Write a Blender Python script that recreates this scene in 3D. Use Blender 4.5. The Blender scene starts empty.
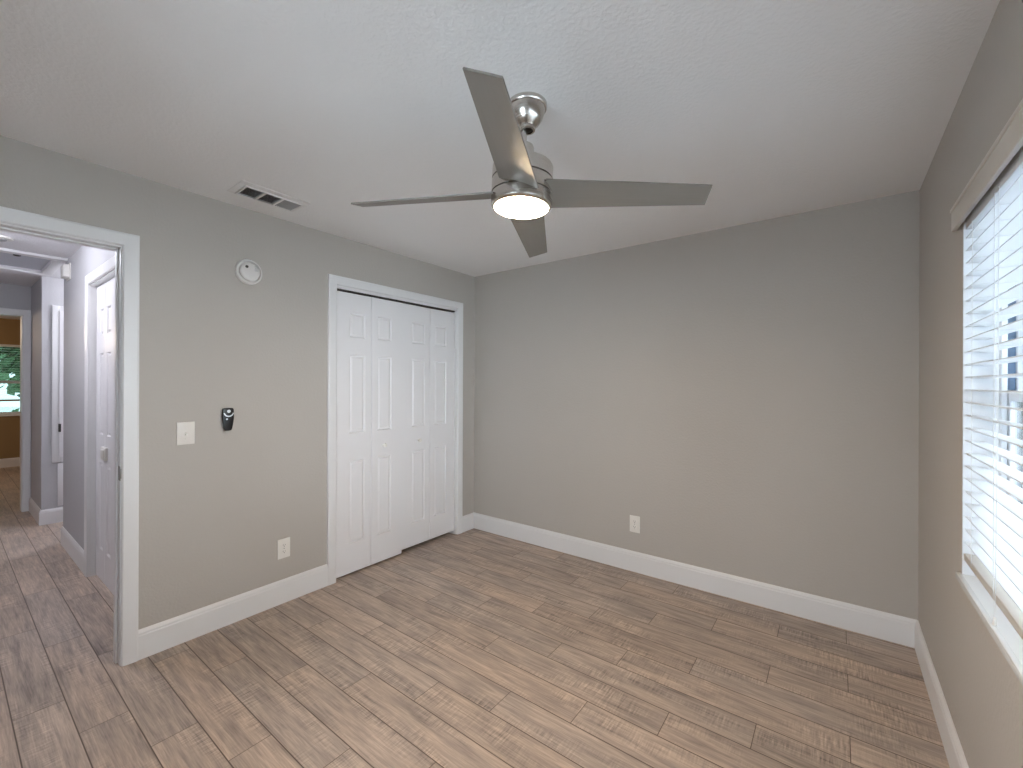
import bpy, bmesh, math, random
from mathutils import Vector, Matrix
PI = math.pi
random.seed(7)
S = bpy.context.scene
C = S.collection

# ------------------------------------------------------------------ camera, world, light, exposure
W = 3.1707          # room width: left wall x=0, right wall x=W, far wall y=0
H = 2.44            # ceiling
BACK = -3.66        # wall behind the camera
cam_data = bpy.data.cameras.new('camera')
cam = bpy.data.objects.new('camera', cam_data)
C.objects.link(cam)
cam_data.sensor_fit = 'HORIZONTAL'
cam_data.sensor_width = 36.0
cam_data.lens = 432.5 / 1023 * 36.0
cam_data.clip_start = 0.02
cam_data.clip_end = 200
yaw, pitch, roll = 0.6453, -0.0003, 0.0034
fw0 = Vector((-math.sin(yaw), math.cos(yaw), 0)); rt0 = Vector((math.cos(yaw), math.sin(yaw), 0)); up0 = Vector((0, 0, 1))
fw = fw0 * math.cos(pitch) + up0 * math.sin(pitch); up1 = up0 * math.cos(pitch) - fw0 * math.sin(pitch)
rt = rt0 * math.cos(roll) + up1 * math.sin(roll); up = up1 * math.cos(roll) - rt0 * math.sin(roll)
m = Matrix((rt, up, -fw)).transposed().to_4x4()
m.translation = (2.822, -3.1463, 1.3995)
cam.matrix_world = m
S.camera = cam

S.view_settings.view_transform = 'Standard'
S.view_settings.look = 'None'
S.view_settings.gamma = 1.0
S.view_settings.use_curve_mapping = False
S.view_settings.exposure = 0.0

SKY = 11.8
world = bpy.data.worlds.new('overcast_sky')
S.world = world
world.use_nodes = True
bg = world.node_tree.nodes['Background']
bg.inputs['Color'].default_value = (0.76, 0.87, 1.0, 1)
bg.inputs['Strength'].default_value = SKY

FAN_EMIT = 195.0
HALL_EMIT = 80.0
DEN_WATTS = 26.0

# ------------------------------------------------------------------ materials
def new_mat(name):
    mt = bpy.data.materials.new(name)
    mt.use_nodes = True
    nt = mt.node_tree
    return mt, nt, nt.nodes['Principled BSDF']

def rgb(r, g, b):
    f = lambda c: (c / 255 / 12.92) if c / 255 <= 0.04045 else ((c / 255 + 0.055) / 1.055) ** 2.4
    return (f(r), f(g), f(b), 1)

def plain(name, col, rough=0.5, metal=0.0, bump=0.0, scale=200, emit=None, strength=0, spec=0.5, detail=3):
    mt, nt, b = new_mat(name)
    b.inputs['Base Color'].default_value = col
    b.inputs['Roughness'].default_value = rough
    b.inputs['Metallic'].default_value = metal
    b.inputs['Specular IOR Level'].default_value = spec
    if emit:
        b.inputs['Emission Color'].default_value = emit
        b.inputs['Emission Strength'].default_value = strength
    tc = nt.nodes.new('ShaderNodeTexCoord')
    nz = nt.nodes.new('ShaderNodeTexNoise')
    nz.inputs['Scale'].default_value = scale
    nz.inputs['Detail'].default_value = detail
    nt.links.new(tc.outputs['Object'], nz.inputs['Vector'])
    # a faint unevenness of the finish
    mp = nt.nodes.new('ShaderNodeMapRange')
    mp.inputs['To Min'].default_value = max(0.02, rough - 0.04)
    mp.inputs['To Max'].default_value = min(1, rough + 0.04)
    nt.links.new(nz.outputs['Fac'], mp.inputs['Value'])
    nt.links.new(mp.outputs['Result'], b.inputs['Roughness'])
    if bump:
        bp = nt.nodes.new('ShaderNodeBump')
        bp.inputs['Strength'].default_value = bump
        bp.inputs['Distance'].default_value = 0.002
        nt.links.new(nz.outputs['Fac'], bp.inputs['Height'])
        nt.links.new(bp.outputs['Normal'], b.inputs['Normal'])
    return mt

def textured_wall(name, col, scale, strength, dist=0.003):
    mt, nt, b = new_mat(name)
    b.inputs['Roughness'].default_value = 0.62
    b.inputs['Specular IOR Level'].default_value = 0.3
    tc = nt.nodes.new('ShaderNodeTexCoord')
    n1 = nt.nodes.new('ShaderNodeTexNoise'); n1.inputs['Scale'].default_value = scale; n1.inputs['Detail'].default_value = 4
    n2 = nt.nodes.new('ShaderNodeTexNoise'); n2.inputs['Scale'].default_value = 1.3; n2.inputs['Detail'].default_value = 2
    mixc = nt.nodes.new('ShaderNodeMix'); mixc.data_type = 'RGBA'
    mixc.inputs['A'].default_value = tuple(c * 0.965 for c in col[:3]) + (1,)
    mixc.inputs['B'].default_value = tuple(min(1, c * 1.03) for c in col[:3]) + (1,)
    nt.links.new(tc.outputs['Object'], n1.inputs['Vector']); nt.links.new(tc.outputs['Object'], n2.inputs['Vector'])
    nt.links.new(n2.outputs['Fac'], mixc.inputs['Factor'])
    nt.links.new(mixc.outputs['Result'], b.inputs['Base Color'])
    rp = nt.nodes.new('ShaderNodeValToRGB')
    rp.color_ramp.elements[0].position = 0.42; rp.color_ramp.elements[1].position = 0.62
    nt.links.new(n1.outputs['Fac'], rp.inputs['Fac'])
    bp = nt.nodes.new('ShaderNodeBump'); bp.inputs['Strength'].default_value = strength; bp.inputs['Distance'].default_value = dist
    nt.links.new(rp.outputs['Color'], bp.inputs['Height'])
    nt.links.new(bp.outputs['Normal'], b.inputs['Normal'])
    return mt

MAT = {}
MAT['wall'] = textured_wall('greige_wall_paint', rgb(186, 179, 172), 75, 0.14)
MAT['hall_wall'] = textured_wall('hall_wall_paint', rgb(190, 188, 190), 75, 0.10)
MAT['tan_wall'] = textured_wall('tan_wall_paint', rgb(152, 126, 90), 75, 0.15)
MAT['ceiling'] = textured_wall('textured_ceiling_paint', rgb(238, 235, 234), 70, 0.22, 0.003)
MAT['hall_ceiling'] = textured_wall('hall_ceiling_paint', rgb(236, 234, 236), 48, 0.25)
MAT['trim'] = plain('white_trim_paint', rgb(228, 226, 226), 0.35, bump=0.03, scale=90)
MAT['door'] = plain('white_door_paint', rgb(232, 229, 230), 0.4, bump=0.05, scale=140)
MAT['dark'] = plain('dark_void', rgb(40, 38, 36), 0.9)
MAT['plate'] = plain('white_plastic', rgb(232, 228, 222), 0.35)
MAT['plate_ivory'] = plain('ivory_plastic', rgb(226, 219, 212), 0.35)
MAT['slot'] = plain('dark_slot', rgb(60, 56, 52), 0.7)
MAT['black'] = plain('black_plastic', rgb(16, 16, 17), 0.3)
MAT['silver'] = plain('silver_plastic', rgb(205, 205, 208), 0.3, metal=0.3)
MAT['track_shade'] = plain('sash_track_shade', rgb(120, 140, 165), 0.6)  # blue-grey paints the shade inside the sash tracks
MAT['vinyl'] = plain('white_vinyl', rgb(232, 235, 240), 0.35)
MAT['rail'] = plain('white_faux_wood', rgb(208, 202, 195), 0.4, bump=0.03, scale=60)
MAT['cord'] = plain('white_cord', rgb(225, 225, 225), 0.8)
MAT['sill'] = plain('painted_sill', rgb(238, 240, 242), 0.25)
MAT['paving'] = plain('pale_concrete', rgb(222, 222, 220), 0.9, bump=0.3, scale=30)
MAT['steel'] = plain('brushed_steel', rgb(150, 146, 140), 0.35, metal=1.0)
MAT['grey_panel'] = plain('grey_hatch_paint', rgb(196, 198, 206), 0.6)
MAT['vent'] = plain('vent_enamel', rgb(230, 226, 224), 0.45)
MAT['vent_fin'] = plain('vent_fin_enamel', rgb(168, 166, 166), 0.5)
MAT['duct_shade'] = plain('dark_duct_shade', rgb(34, 32, 32), 0.9)
MAT['detector'] = plain('detector_plastic', rgb(224, 219, 216), 0.45)
MAT['bark'] = plain('tree_bark', rgb(92, 76, 60), 0.9, bump=0.4, scale=20)
MAT['blind_shade'] = plain('shaded_blind_rail', rgb(168, 134, 92), 0.5)  # brown stands for the rail's shade in the dim room
MAT['diffuser'] = plain('lit_fan_diffuser', rgb(250, 245, 235), 0.4, emit=(1.0, 0.75, 0.47, 1), strength=FAN_EMIT)
MAT['hall_glass'] = plain('added_light_glass', rgb(250, 250, 250), 0.3, emit=(0.86, 0.90, 1.0, 1), strength=HALL_EMIT)  # glow of the dome lights added out of view in the hall

def nickel():
    mt, nt, b = new_mat('brushed_nickel')
    b.inputs['Base Color'].default_value = rgb(206, 200, 193)
    b.inputs['Metallic'].default_value = 1.0
    b.inputs['Roughness'].default_value = 0.3
    b.inputs['Anisotropic'].default_value = 0.5
    tc = nt.nodes.new('ShaderNodeTexCoord'); mp = nt.nodes.new('ShaderNodeMapping')
    mp.inputs['Scale'].default_value = (6, 6, 900)
    nz = nt.nodes.new('ShaderNodeTexNoise'); nz.inputs['Scale'].default_value = 1.0; nz.inputs['Detail'].default_value = 2
    nt.links.new(tc.outputs['Object'], mp.inputs['Vector']); nt.links.new(mp.outputs['Vector'], nz.inputs['Vector'])
    mr = nt.nodes.new('ShaderNodeMapRange'); mr.inputs['To Min'].default_value = 0.18; mr.inputs['To Max'].default_value = 0.32
    nt.links.new(nz.outputs['Fac'], mr.inputs['Value']); nt.links.new(mr.outputs['Result'], b.inputs['Roughness'])
    return mt
MAT['nickel'] = nickel()

def blade_mat():
    mt, nt, b = new_mat('silver_fan_blade')
    b.inputs['Roughness'].default_value = 0.42
    tc = nt.nodes.new('ShaderNodeTexCoord'); mp = nt.nodes.new('ShaderNodeMapping')
    mp.inputs['Scale'].default_value = (5, 90, 5)
    nz = nt.nodes.new('ShaderNodeTexNoise'); nz.inputs['Scale'].default_value = 1.0; nz.inputs['Detail'].default_value = 4
    nt.links.new(tc.outputs['Object'], mp.inputs['Vector']); nt.links.new(mp.outputs['Vector'], nz.inputs['Vector'])
    mx = nt.nodes.new('ShaderNodeMix'); mx.data_type = 'RGBA'
    mx.inputs['A'].default_value = rgb(120, 113, 106); mx.inputs['B'].default_value = rgb(128, 121, 114)
    nt.links.new(nz.outputs['Fac'], mx.inputs['Factor']); nt.links.new(mx.outputs['Result'], b.inputs['Base Color'])
    return mt
MAT['blade'] = blade_mat()

def glass_mat(name, tint):
    mt = bpy.data.materials.new(name); mt.use_nodes = True
    nt = mt.node_tree; nt.nodes.clear()
    out = nt.nodes.new('ShaderNodeOutputMaterial'); mix = nt.nodes.new('ShaderNodeMixShader')
    tr = nt.nodes.new('ShaderNodeBsdfTransparent'); gl = nt.nodes.new('ShaderNodeBsdfGlossy'); fr = nt.nodes.new('ShaderNodeFresnel')
    tr.inputs['Color'].default_value = tint; gl.inputs['Roughness'].default_value = 0.02
    fr.inputs['IOR'].default_value = 1.45
    nt.links.new(fr.outputs['Fac'], mix.inputs['Fac']); nt.links.new(tr.outputs[0], mix.inputs[1]); nt.links.new(gl.outputs[0], mix.inputs[2])
    nt.links.new(mix.outputs[0], out.inputs['Surface'])
    return mt
MAT['glass'] = glass_mat('window_glass', (0.93, 0.96, 0.96, 1))
MAT['dimmed_glass'] = glass_mat('outdoor_dimming_glass', (0.34, 0.40, 0.38, 1))  # tint put in to dim the bright outdoors behind it

def slat_mat():
    # thin white slats that let a little daylight through
    mt, nt, b = new_mat('white_blind_slat')
    b.inputs['Base Color'].default_value = rgb(240, 241, 243)
    b.inputs['Roughness'].default_value = 0.4
    tl = nt.nodes.new('ShaderNodeBsdfTranslucent'); tl.inputs['Color'].default_value = (0.9, 0.93, 0.96, 1)
    mx = nt.nodes.new('ShaderNodeMixShader'); mx.inputs['Fac'].default_value = 0.22
    nt.links.new(b.outputs[0], mx.inputs[1]); nt.links.new(tl.outputs[0], mx.inputs[2])
    nt.links.new(mx.outputs[0], nt.nodes['Material Output'].inputs['Surface'])
    return mt
MAT['slat'] = slat_mat()

def leaf_mat():
    mt, nt, b = new_mat('tree_leaves')
    b.inputs['Roughness'].default_value = 0.6
    tc = nt.nodes.new('ShaderNodeTexCoord'); nz = nt.nodes.new('ShaderNodeTexNoise')
    nz.inputs['Scale'].default_value = 9; nz.inputs['Detail'].default_value = 4
    mx = nt.nodes.new('ShaderNodeMix'); mx.data_type = 'RGBA'
    mx.inputs['A'].default_value = rgb(66, 98, 66); mx.inputs['B'].default_value = rgb(122, 156, 116)
    nt.links.new(tc.outputs['Object'], nz.inputs['Vector']); nt.links.new(nz.outputs['Fac'], mx.inputs['Factor'])
    nt.links.new(mx.outputs['Result'], b.inputs['Base Color'])
    return mt
MAT['leaf'] = leaf_mat()

def floor_mat():
    """wood-look porcelain planks 0.92 x 0.154 m, a third stagger, running along x"""
    PW, PL, Y0, X0 = 0.154, 0.92, -2.65, 0.72
    mt, nt, b = new_mat('wood_look_plank_tile')
    N = nt.nodes; Lk = nt.links
    def math_(op, a, bb=None, c=None):
        n = N.new('ShaderNodeMath'); n.operation = op
        for i, v in enumerate((a, bb, c)):
            if v is None: continue
            if isinstance(v, (int, float)): n.inputs[i].default_value = v
            else: Lk.new(v, n.inputs[i])
        return n.outputs[0]
    tc = N.new('ShaderNodeTexCoord'); sx = N.new('ShaderNodeSeparateXYZ')
    Lk.new(tc.outputs['Object'], sx.inputs[0])
    X, Y = sx.outputs[0], sx.outputs[1]
    rowf = math_('DIVIDE', math_('SUBTRACT', Y, Y0), PW)
    row = math_('FLOOR', rowf)
    fy = math_('SUBTRACT', rowf, row)
    xs = math_('DIVIDE', math_('SUBTRACT', math_('SUBTRACT', X, X0), math_('MULTIPLY', row, PL / 3)), PL)
    col = math_('FLOOR', xs)
    fx = math_('SUBTRACT', xs, col)
    # distance to the nearest joint, in metres
    dy = math_('MULTIPLY', math_('MINIMUM', fy, math_('SUBTRACT', 1.0, fy)), PW)
    dx = math_('MULTIPLY', math_('MINIMUM', fx, math_('SUBTRACT', 1.0, fx)), PL)
    dj = math_('MINIMUM', dy, math_('MULTIPLY', dx, 1.5))
    grout = N.new('ShaderNodeMapRange'); grout.interpolation_type = 'SMOOTHSTEP'
    grout.inputs['From Min'].default_value = 0.0010; grout.inputs['From Max'].default_value = 0.0032
    grout.inputs['To Min'].default_value = 1; grout.inputs['To Max'].default_value = 0
    Lk.new(dj, grout.inputs['Value'])
    cid = N.new('ShaderNodeCombineXYZ'); Lk.new(row, cid.inputs[0]); Lk.new(col, cid.inputs[1])
    wn = N.new('ShaderNodeTexWhiteNoise'); wn.noise_dimensions = '2D'; Lk.new(cid.outputs[0], wn.inputs['Vector'])
    ws = N.new('ShaderNodeSeparateColor'); Lk.new(wn.outputs['Color'], ws.inputs[0])
    r1, r2, r3 = ws.outputs[0], ws.outputs[1], ws.outputs[2]
    # per-plank shifted coordinates
    cx = N.new('ShaderNodeCombineXYZ')
    Lk.new(math_('ADD', X, math_('MULTIPLY', r1, 40.0)), cx.inputs[0])
    Lk.new(math_('ADD', Y, math_('MULTIPLY', r2, 40.0)), cx.inputs[1])
    Lk.new(math_('MULTIPLY', r3, 10.0), cx.inputs[2])
    def noise(scale_vec, scale, detail, rough=0.55, dist=0.0):
        mp = N.new('ShaderNodeMapping'); mp.inputs['Scale'].default_value = scale_vec
        Lk.new(cx.outputs[0], mp.inputs['Vector'])
        n = N.new('ShaderNodeTexNoise'); n.inputs['Scale'].default_value = scale; n.inputs['Detail'].default_value = detail
        n.inputs['Roughness'].default_value = rough; n.inputs['Distortion'].default_value = dist
        Lk.new(mp.outputs['Vector'], n.inputs['Vector'])
        return n.outputs['Fac']
    grain = noise((2.2, 26, 1), 1.6, 6, 0.62, 0.6)
    fine = noise((5, 120, 1), 1.6, 3, 0.6)
    blot = noise((1.6, 5.5, 1), 1.5, 4, 0.6, 0.4)
    saw = noise((150, 14, 1), 1.0, 2, 0.5, 0.3)      # cross-cut saw marks
    sawmask = noise((3, 9, 1), 1.0, 2, 0.5)
    ramp = N.new('ShaderNodeValToRGB'); cr = ramp.color_ramp
    cr.elements[0].position = 0.22; cr.elements[0].color = rgb(108, 96, 89)
    cr.elements[1].position = 0.80; cr.elements[1].color = rgb(224, 205, 189)
    e = cr.elements.new(0.42); e.color = rgb(160, 145, 135)
    e = cr.elements.new(0.58); e.color = rgb(190, 171, 157)
    g1 = math_('ADD', math_('MULTIPLY', grain, 0.62), math_('MULTIPLY', blot, 0.38))
    g2 = math_('ADD', g1, math_('MULTIPLY', math_('SUBTRACT', fine, 0.5), 0.42))
    sm = N.new('ShaderNodeMapRange'); sm.inputs['From Min'].default_value = 0.47; sm.inputs['From Max'].default_value = 0.66
    Lk.new(sawmask, sm.inputs['Value'])
    g3 = math_('ADD', g2, math_('MULTIPLY', math_('MULTIPLY', math_('SUBTRACT', saw, 0.48), 0.7), sm.outputs['Result']))
    g4 = math_('ADD', g3, math_('MULTIPLY', math_('SUBTRACT', r3, 0.5), 0.07))
    Lk.new(g4, ramp.inputs['Fac'])
    # some planks greyer, some pinker
    hue = N.new('ShaderNodeMix'); hue.data_type = 'RGBA'; hue.blend_type = 'MULTIPLY'; hue.inputs['Factor'].default_value = 1
    tint = N.new('ShaderNodeMix'); tint.data_type = 'RGBA'
    tint.inputs['A'].default_value = (0.93, 0.965, 1.0, 1); tint.inputs['B'].default_value = (1.0, 0.955, 0.91, 1)
    Lk.new(math_('ADD', math_('MULTIPLY', r2, 0.5), math_('MULTIPLY', blot, 0.5)), tint.inputs['Factor'])
    Lk.new(ramp.outputs['Color'], hue.inputs['A']); Lk.new(tint.outputs['Result'], hue.inputs['B'])
    fin = N.new('ShaderNodeMix'); fin.data_type = 'RGBA'
    fin.inputs['B'].default_value = rgb(92, 77, 67)
    Lk.new(grout.outputs['Result'], fin.inputs['Factor']); Lk.new(hue.outputs['Result'], fin.inputs['A'])
    Lk.new(fin.outputs['Result'], b.inputs['Base Color'])
    rr = N.new('ShaderNodeMapRange'); rr.inputs['To Min'].default_value = 0.36; rr.inputs['To Max'].default_value = 0.56
    Lk.new(g3, rr.inputs['Value']); Lk.new(rr.outputs['Result'], b.inputs['Roughness'])
    b.inputs['Specular IOR Level'].default_value = 0.4
    hgt = math_('SUBTRACT', math_('MULTIPLY', g3, 0.3), grout.outputs['Result'])
    bp = N.new('ShaderNodeBump'); bp.inputs['Strength'].default_value = 0.35; bp.inputs['Distance'].default_value = 0.002
    Lk.new(hgt, bp.inputs['Height']); Lk.new(bp.outputs['Normal'], b.inputs['Normal'])
    return mt
MAT['floor'] = floor_mat()

# ------------------------------------------------------------------ mesh helpers
class MB:
    """collects solids into one bmesh"""
    def __init__(self): self.bm = bmesh.new()
    def box(self, x0, y0, z0, x1, y1, z1, bev=0.0, seg=2):
        b2 = bmesh.new(); bmesh.ops.create_cube(b2, size=1)
        for v in b2.verts:
            v.co = Vector(((x0 + x1) / 2 + v.co.x * abs(x1 - x0), (y0 + y1) / 2 + v.co.y * abs(y1 - y0), (z0 + z1) / 2 + v.co.z * abs(z1 - z0)))
        if bev: bmesh.ops.bevel(b2, geom=b2.edges[:], offset=bev, segments=seg, affect='EDGES', profile=0.5)
        return self.merge(b2)
    def merge(self, b2, mat=None):
        if mat is not None: bmesh.ops.transform(b2, matrix=mat, verts=b2.verts[:])
        tmp = bpy.data.meshes.new('tmp'); b2.to_mesh(tmp); b2.free()
        self.bm.from_mesh(tmp); bpy.data.meshes.remove(tmp)
        return self
    def lathe(self, prof, n=48, mat=None):
        """profile of (r, z) revolved about z; r=0 ends close on the axis"""
        b2 = bmesh.new(); rings = []
        for r, z in prof:
            if r < 1e-6: rings.append([b2.verts.new((0, 0, z))])
            else: rings.append([b2.verts.new((r * math.cos(2 * PI * i / n), r * math.sin(2 * PI * i / n), z)) for i in range(n)])
        for a, b in zip(rings, rings[1:]):
            for i in range(n):
                j = (i + 1) % n
                if len(a) == 1 and len(b) == 1: continue
                if len(a) == 1: b2.faces.new((a[0], b[j], b[i]))
                elif len(b) == 1: b2.faces.new((a[i], a[j], b[0]))
                else: b2.faces.new((a[i], a[j], b[j], b[i]))
        bmesh.ops.recalc_face_normals(b2, faces=b2.faces[:])
        return self.merge(b2, mat)
    def prism(self, poly, depth, mat=None, bev=0.0, seg=2):
        """polygon in xy extruded along +z"""
        b2 = bmesh.new()
        lo = [b2.verts.new((x, y, 0)) for x, y in poly]; hi = [b2.verts.new((x, y, depth)) for x, y in poly]
        n = len(poly)
        b2.faces.new(lo[::-1]); b2.faces.new(hi)
        for i in range(n): b2.faces.new((lo[i], lo[(i + 1) % n], hi[(i + 1) % n], hi[i]))
        bmesh.ops.recalc_face_normals(b2, faces=b2.faces[:])
        if bev: bmesh.ops.bevel(b2, geom=[e for e in b2.edges], offset=bev, segments=seg, affect='EDGES', profile=0.5)
        return self.merge(b2, mat)
    def sweep(self, prof, path, frames, closed=False):
        """profile (a, b) placed at every path point along the given axis pair and skinned; ends capped"""
        b2 = bmesh.new(); rings = []
        for p, (A, B) in zip(path, frames):
            rings.append([b2.verts.new(Vector(p) + Vector(A) * a + Vector(B) * b) for a, b in prof])
        n = len(prof)
        for r0, r1 in zip(rings, rings[1:]):
            for i in range(n): b2.faces.new((r0[i], r0[(i + 1) % n], r1[(i + 1) % n], r1[i]))
        b2.faces.new(rings[0][::-1]); b2.faces.new(rings[-1])
        bmesh.ops.recalc_face_normals(b2, faces=b2.faces[:])
        return self.merge(b2)
    def tube(self, pts, r, n=8):
        b2 = bmesh.new(); rings = []
        pts = [Vector(p) for p in pts]
        for i, p in enumerate(pts):
            d = (pts[min(i + 1, len(pts) - 1)] - pts[max(i - 1, 0)]).normalized()
            a = d.orthogonal().normalized(); b = d.cross(a)
            if rings:   # keep the frame from spinning
                a = (last - d * last.dot(d)).normalized(); b = d.cross(a)
            last = a
            rings.append([b2.verts.new(p + a * r * math.cos(2 * PI * k / n) + b * r * math.sin(2 * PI * k / n)) for k in range(n)])
        for r0, r1 in zip(rings, rings[1:]):
            for i in range(n): b2.faces.new((r0[i], r0[(i + 1) % n], r1[(i + 1) % n], r1[i]))
        b2.faces.new(rings[0][::-1]); b2.faces.new(rings[-1])
        bmesh.ops.recalc_face_normals(b2, faces=b2.faces[:])
        return self.merge(b2)
    def build(self, name, mat, parent=None, smooth=True, angle=0.6):
        me = bpy.data.meshes.new(name); self.bm.to_mesh(me); self.bm.free()
        me.materials.append(MAT[mat] if isinstance(mat, str) else mat)
        if smooth:
            me.shade_smooth(); me.set_sharp_from_angle(angle=angle)
        o = bpy.data.objects.new(name, me); C.objects.link(o)
        if parent: o.parent = parent
        return o

def empty(name, loc):
    o = bpy.data.objects.new(name, None); C.objects.link(o); o.location = loc
    o.empty_display_size = 0.05
    return o
def tag(o, label, cat, group=None, kind=None):
    o['label'] = label; o['category'] = cat
    if group: o['group'] = group
    if kind: o['kind'] = kind
    return o
def struct(o, label, cat): return tag(o, label, cat, kind='structure')

def offset_local(parent):
    """builder coordinates in world -> local of a parent that only has a location"""
    return -Vector(parent.location)
def build_in(mb, name, mat, parent, **k):
    bmesh.ops.translate(mb.bm, verts=mb.bm.verts[:], vec=offset_local(parent) if parent else Vector())
    return mb.build(name, mat, parent, **k)
def build_sub(mb, name, mat, parent, root, **k):
    bmesh.ops.translate(mb.bm, verts=mb.bm.verts[:], vec=-Vector(root.location))
    return mb.build(name, mat, parent, **k)

# ------------------------------------------------------------------ shell
HX = -0.12              # hall side of the left wall
HY = -2.485             # hall right wall face
HL = -3.56              # hall left wall face
# doorway of the bedroom, jamb faces
DY0, DY1, DZ = -3.37, -2.602, 2.066
# closet opening
CY0, CY1, CZ = -1.452, -0.246, 2.088
# window opening
WY0, WY1, WZ0, WZ1 = -3.20, -1.0, 0.745, 1.982

o = MB().box(-8.4, -4.6, -0.06, W + 0.2, 0.2, 0).build('floor', 'floor')
struct(o, 'wood-look plank tile floor running from bedroom into hall', 'floor')
o = MB().box(HX, BACK - 0.16, H, W + 0.2, 0.2, H + 0.1).build('ceiling', 'ceiling')
struct(o, 'white textured bedroom ceiling around the fan', 'ceiling')

b = MB()
b.box(HX, BACK, 0, 0, DY0 - 0.02, H); b.box(HX, DY0 - 0.02, DZ + 0.02, 0, DY1 + 0.02, H)
b.box(HX, DY1 + 0.02, 0, 0, CY0 - 0.02, H); b.box(HX, CY0 - 0.02, CZ + 0.02, 0, CY1 + 0.02, H); b.box(HX, CY1 + 0.02, 0, 0, 0.0, H)
struct(b.build('wall_left', 'wall'), 'greige wall holding the closet and the open doorway', 'wall')
struct(MB().box(HX, 0, 0, W + 0.2, 0.12, H).build('wall_far', 'wall'), 'plain greige wall with one outlet opposite the camera', 'wall')
b = MB()
b.box(W, BACK, 0, W + 0.2, WY0, H); b.box(W, WY1, 0, W + 0.2, 0, H); b.box(W, WY0, 0, W + 0.2, WY1, WZ0 - 0.03); b.box(W, WY0, WZ1, W + 0.2, WY1, H)
struct(b.build('wall_right', 'wall'), 'greige wall holding the window with white blinds', 'wall')
# unseen window opening added behind the camera for extra daylight
BWX0, BWX1, BWZ0, BWZ1 = 1.45, 2.45, 0.62, 2.06
b = MB()
b.box(HX, BACK - 0.16, 0, BWX0, BACK, H); b.box(BWX1, BACK - 0.16, 0, W + 0.2, BACK, H); b.box(BWX0, BACK - 0.16, 0, BWX1, BACK, BWZ0); b.box(BWX0, BACK - 0.16, BWZ1, BWX1, BACK, H)
struct(b.build('wall_back', 'wall'), 'greige wall behind the camera with an added unseen window', 'wall')

# closet interior
b = MB(); b.box(-0.80, -1.60, 0, -0.75, -0.02, H); b.box(-0.75, -1.60, 0, HX, -1.55, H); b.box(-0.75, -0.07, 0, HX, -0.02, H); b.box(-0.80, -1.60, H, HX, 0, H + 0.05)
struct(b.build('wall_closet', 'wall'), 'inside walls of the closet behind the folding doors', 'wall')

# hall
b = MB()
DHX0, DHX1, DHZ = -1.475, -0.392, 2.095
b.box(-2.55, HY, 0, DHX0 - 0.02, HY + 0.115, H); b.box(DHX0 - 0.02, HY, DHZ + 0.02, DHX1 + 0.02, HY + 0.115, H); b.box(DHX1 + 0.02, HY, 0, HX, HY + 0.115, H)
struct(b.build('wall_hall_right', 'hall_wall'), 'bright hall wall holding the narrow panel door', 'wall')
struct(MB().box(-4.32, HL - 0.1, 0, HX, HL, H).build('wall_hall_left', 'hall_wall'), 'left hall wall beside the doorway', 'wall')
CX = -3.4               # wall with the cabinet
EX = -4.2               # end wall with doorway to the tan room
struct(MB().box(EX, -2.53, 0, CX, -0.9, H).build('wall_hall_cabinet', 'hall_wall'), 'grey hall wall corner with the white wall cabinet', 'wall')
b = MB(); b.box(CX, -1.0, 0, -2.45, -0.9, H); b.box(-2.55, HY + 0.115, 0, -2.45, -1.0, H)
struct(b.build('wall_hall_side', 'hall_wall'), 'walls of the side passage off the hall', 'wall')
EY0, EY1, EZ = -3.42, -2.597, 2.115
b = MB(); b.box(EX - 0.12, HL, 0, EX, EY0 - 0.02, H); b.box(EX - 0.12, EY0 - 0.02, EZ + 0.02, EX, EY1 + 0.02, H); b.box(EX - 0.12, EY1 + 0.02, 0, EX, -2.53, H)
struct(b.build('wall_hall_end', 'hall_wall'), 'hall end wall around the doorway to the tan room', 'wall')
# hall ceiling with the hatch opening cut out
AX0, AX1, AY0, AY1 = -3.16, -2.43, -3.35, -2.56
b = MB()
b.box(AX1, HL - 0.1, H, HX, HY + 0.115, H + 0.1); b.box(EX - 0.12, HL - 0.1, H, AX0, -0.9, H + 0.1)
b.box(AX0, HL - 0.1, H, AX1, AY0, H + 0.1); b.box(AX0, AY1, H, -2.45, -0.9, H + 0.1)
struct(b.build('ceiling_hall', 'hall_ceiling'), 'white hall ceiling around the attic hatch', 'ceiling')

# tan room beyond
FX = -8.07
TWY0, TWY1, TWZ0, TWZ1 = -3.35, -2.25, 0.87, 2.02
b = MB()
b.box(FX - 0.15, -4.6, 0, FX, TWY0, H); b.box(FX - 0.15, TWY1, 0, FX, -1.0, H); b.box(FX - 0.15, TWY0, 0, FX, TWY1, TWZ0 - 0.03); b.box(FX - 0.15, TWY0, TWZ1, FX, TWY1, H)
struct(b.build('wall_den_far', 'tan_wall'), 'tan wall with the small window at the end of the hall', 'wall')
b = MB(); b.box(FX, -4.6, 0, EX - 0.12, -4.5, H); b.box(FX, -1.1, 0, EX - 0.12, -1.0, H); b.box(EX - 0.16, -4.5, 0, EX - 0.12, EY0 - 0.03, H); b.box(EX - 0.16, EY1 + 0.03, 0, EX - 0.12, -1.1, H); b.box(EX - 0.16, EY0 - 0.03, EZ + 0.03, EX - 0.12, EY1 + 0.03, H)
struct(b.build('wall_den_side', 'tan_wall'), 'side walls of the tan room past the hall', 'wall')
struct(MB().box(FX - 0.15, -4.6, H, EX - 0.12, -1.0, H + 0.1).build('ceiling_den', 'hall_ceiling'), 'ceiling of the tan room past the hall', 'ceiling')

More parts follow.
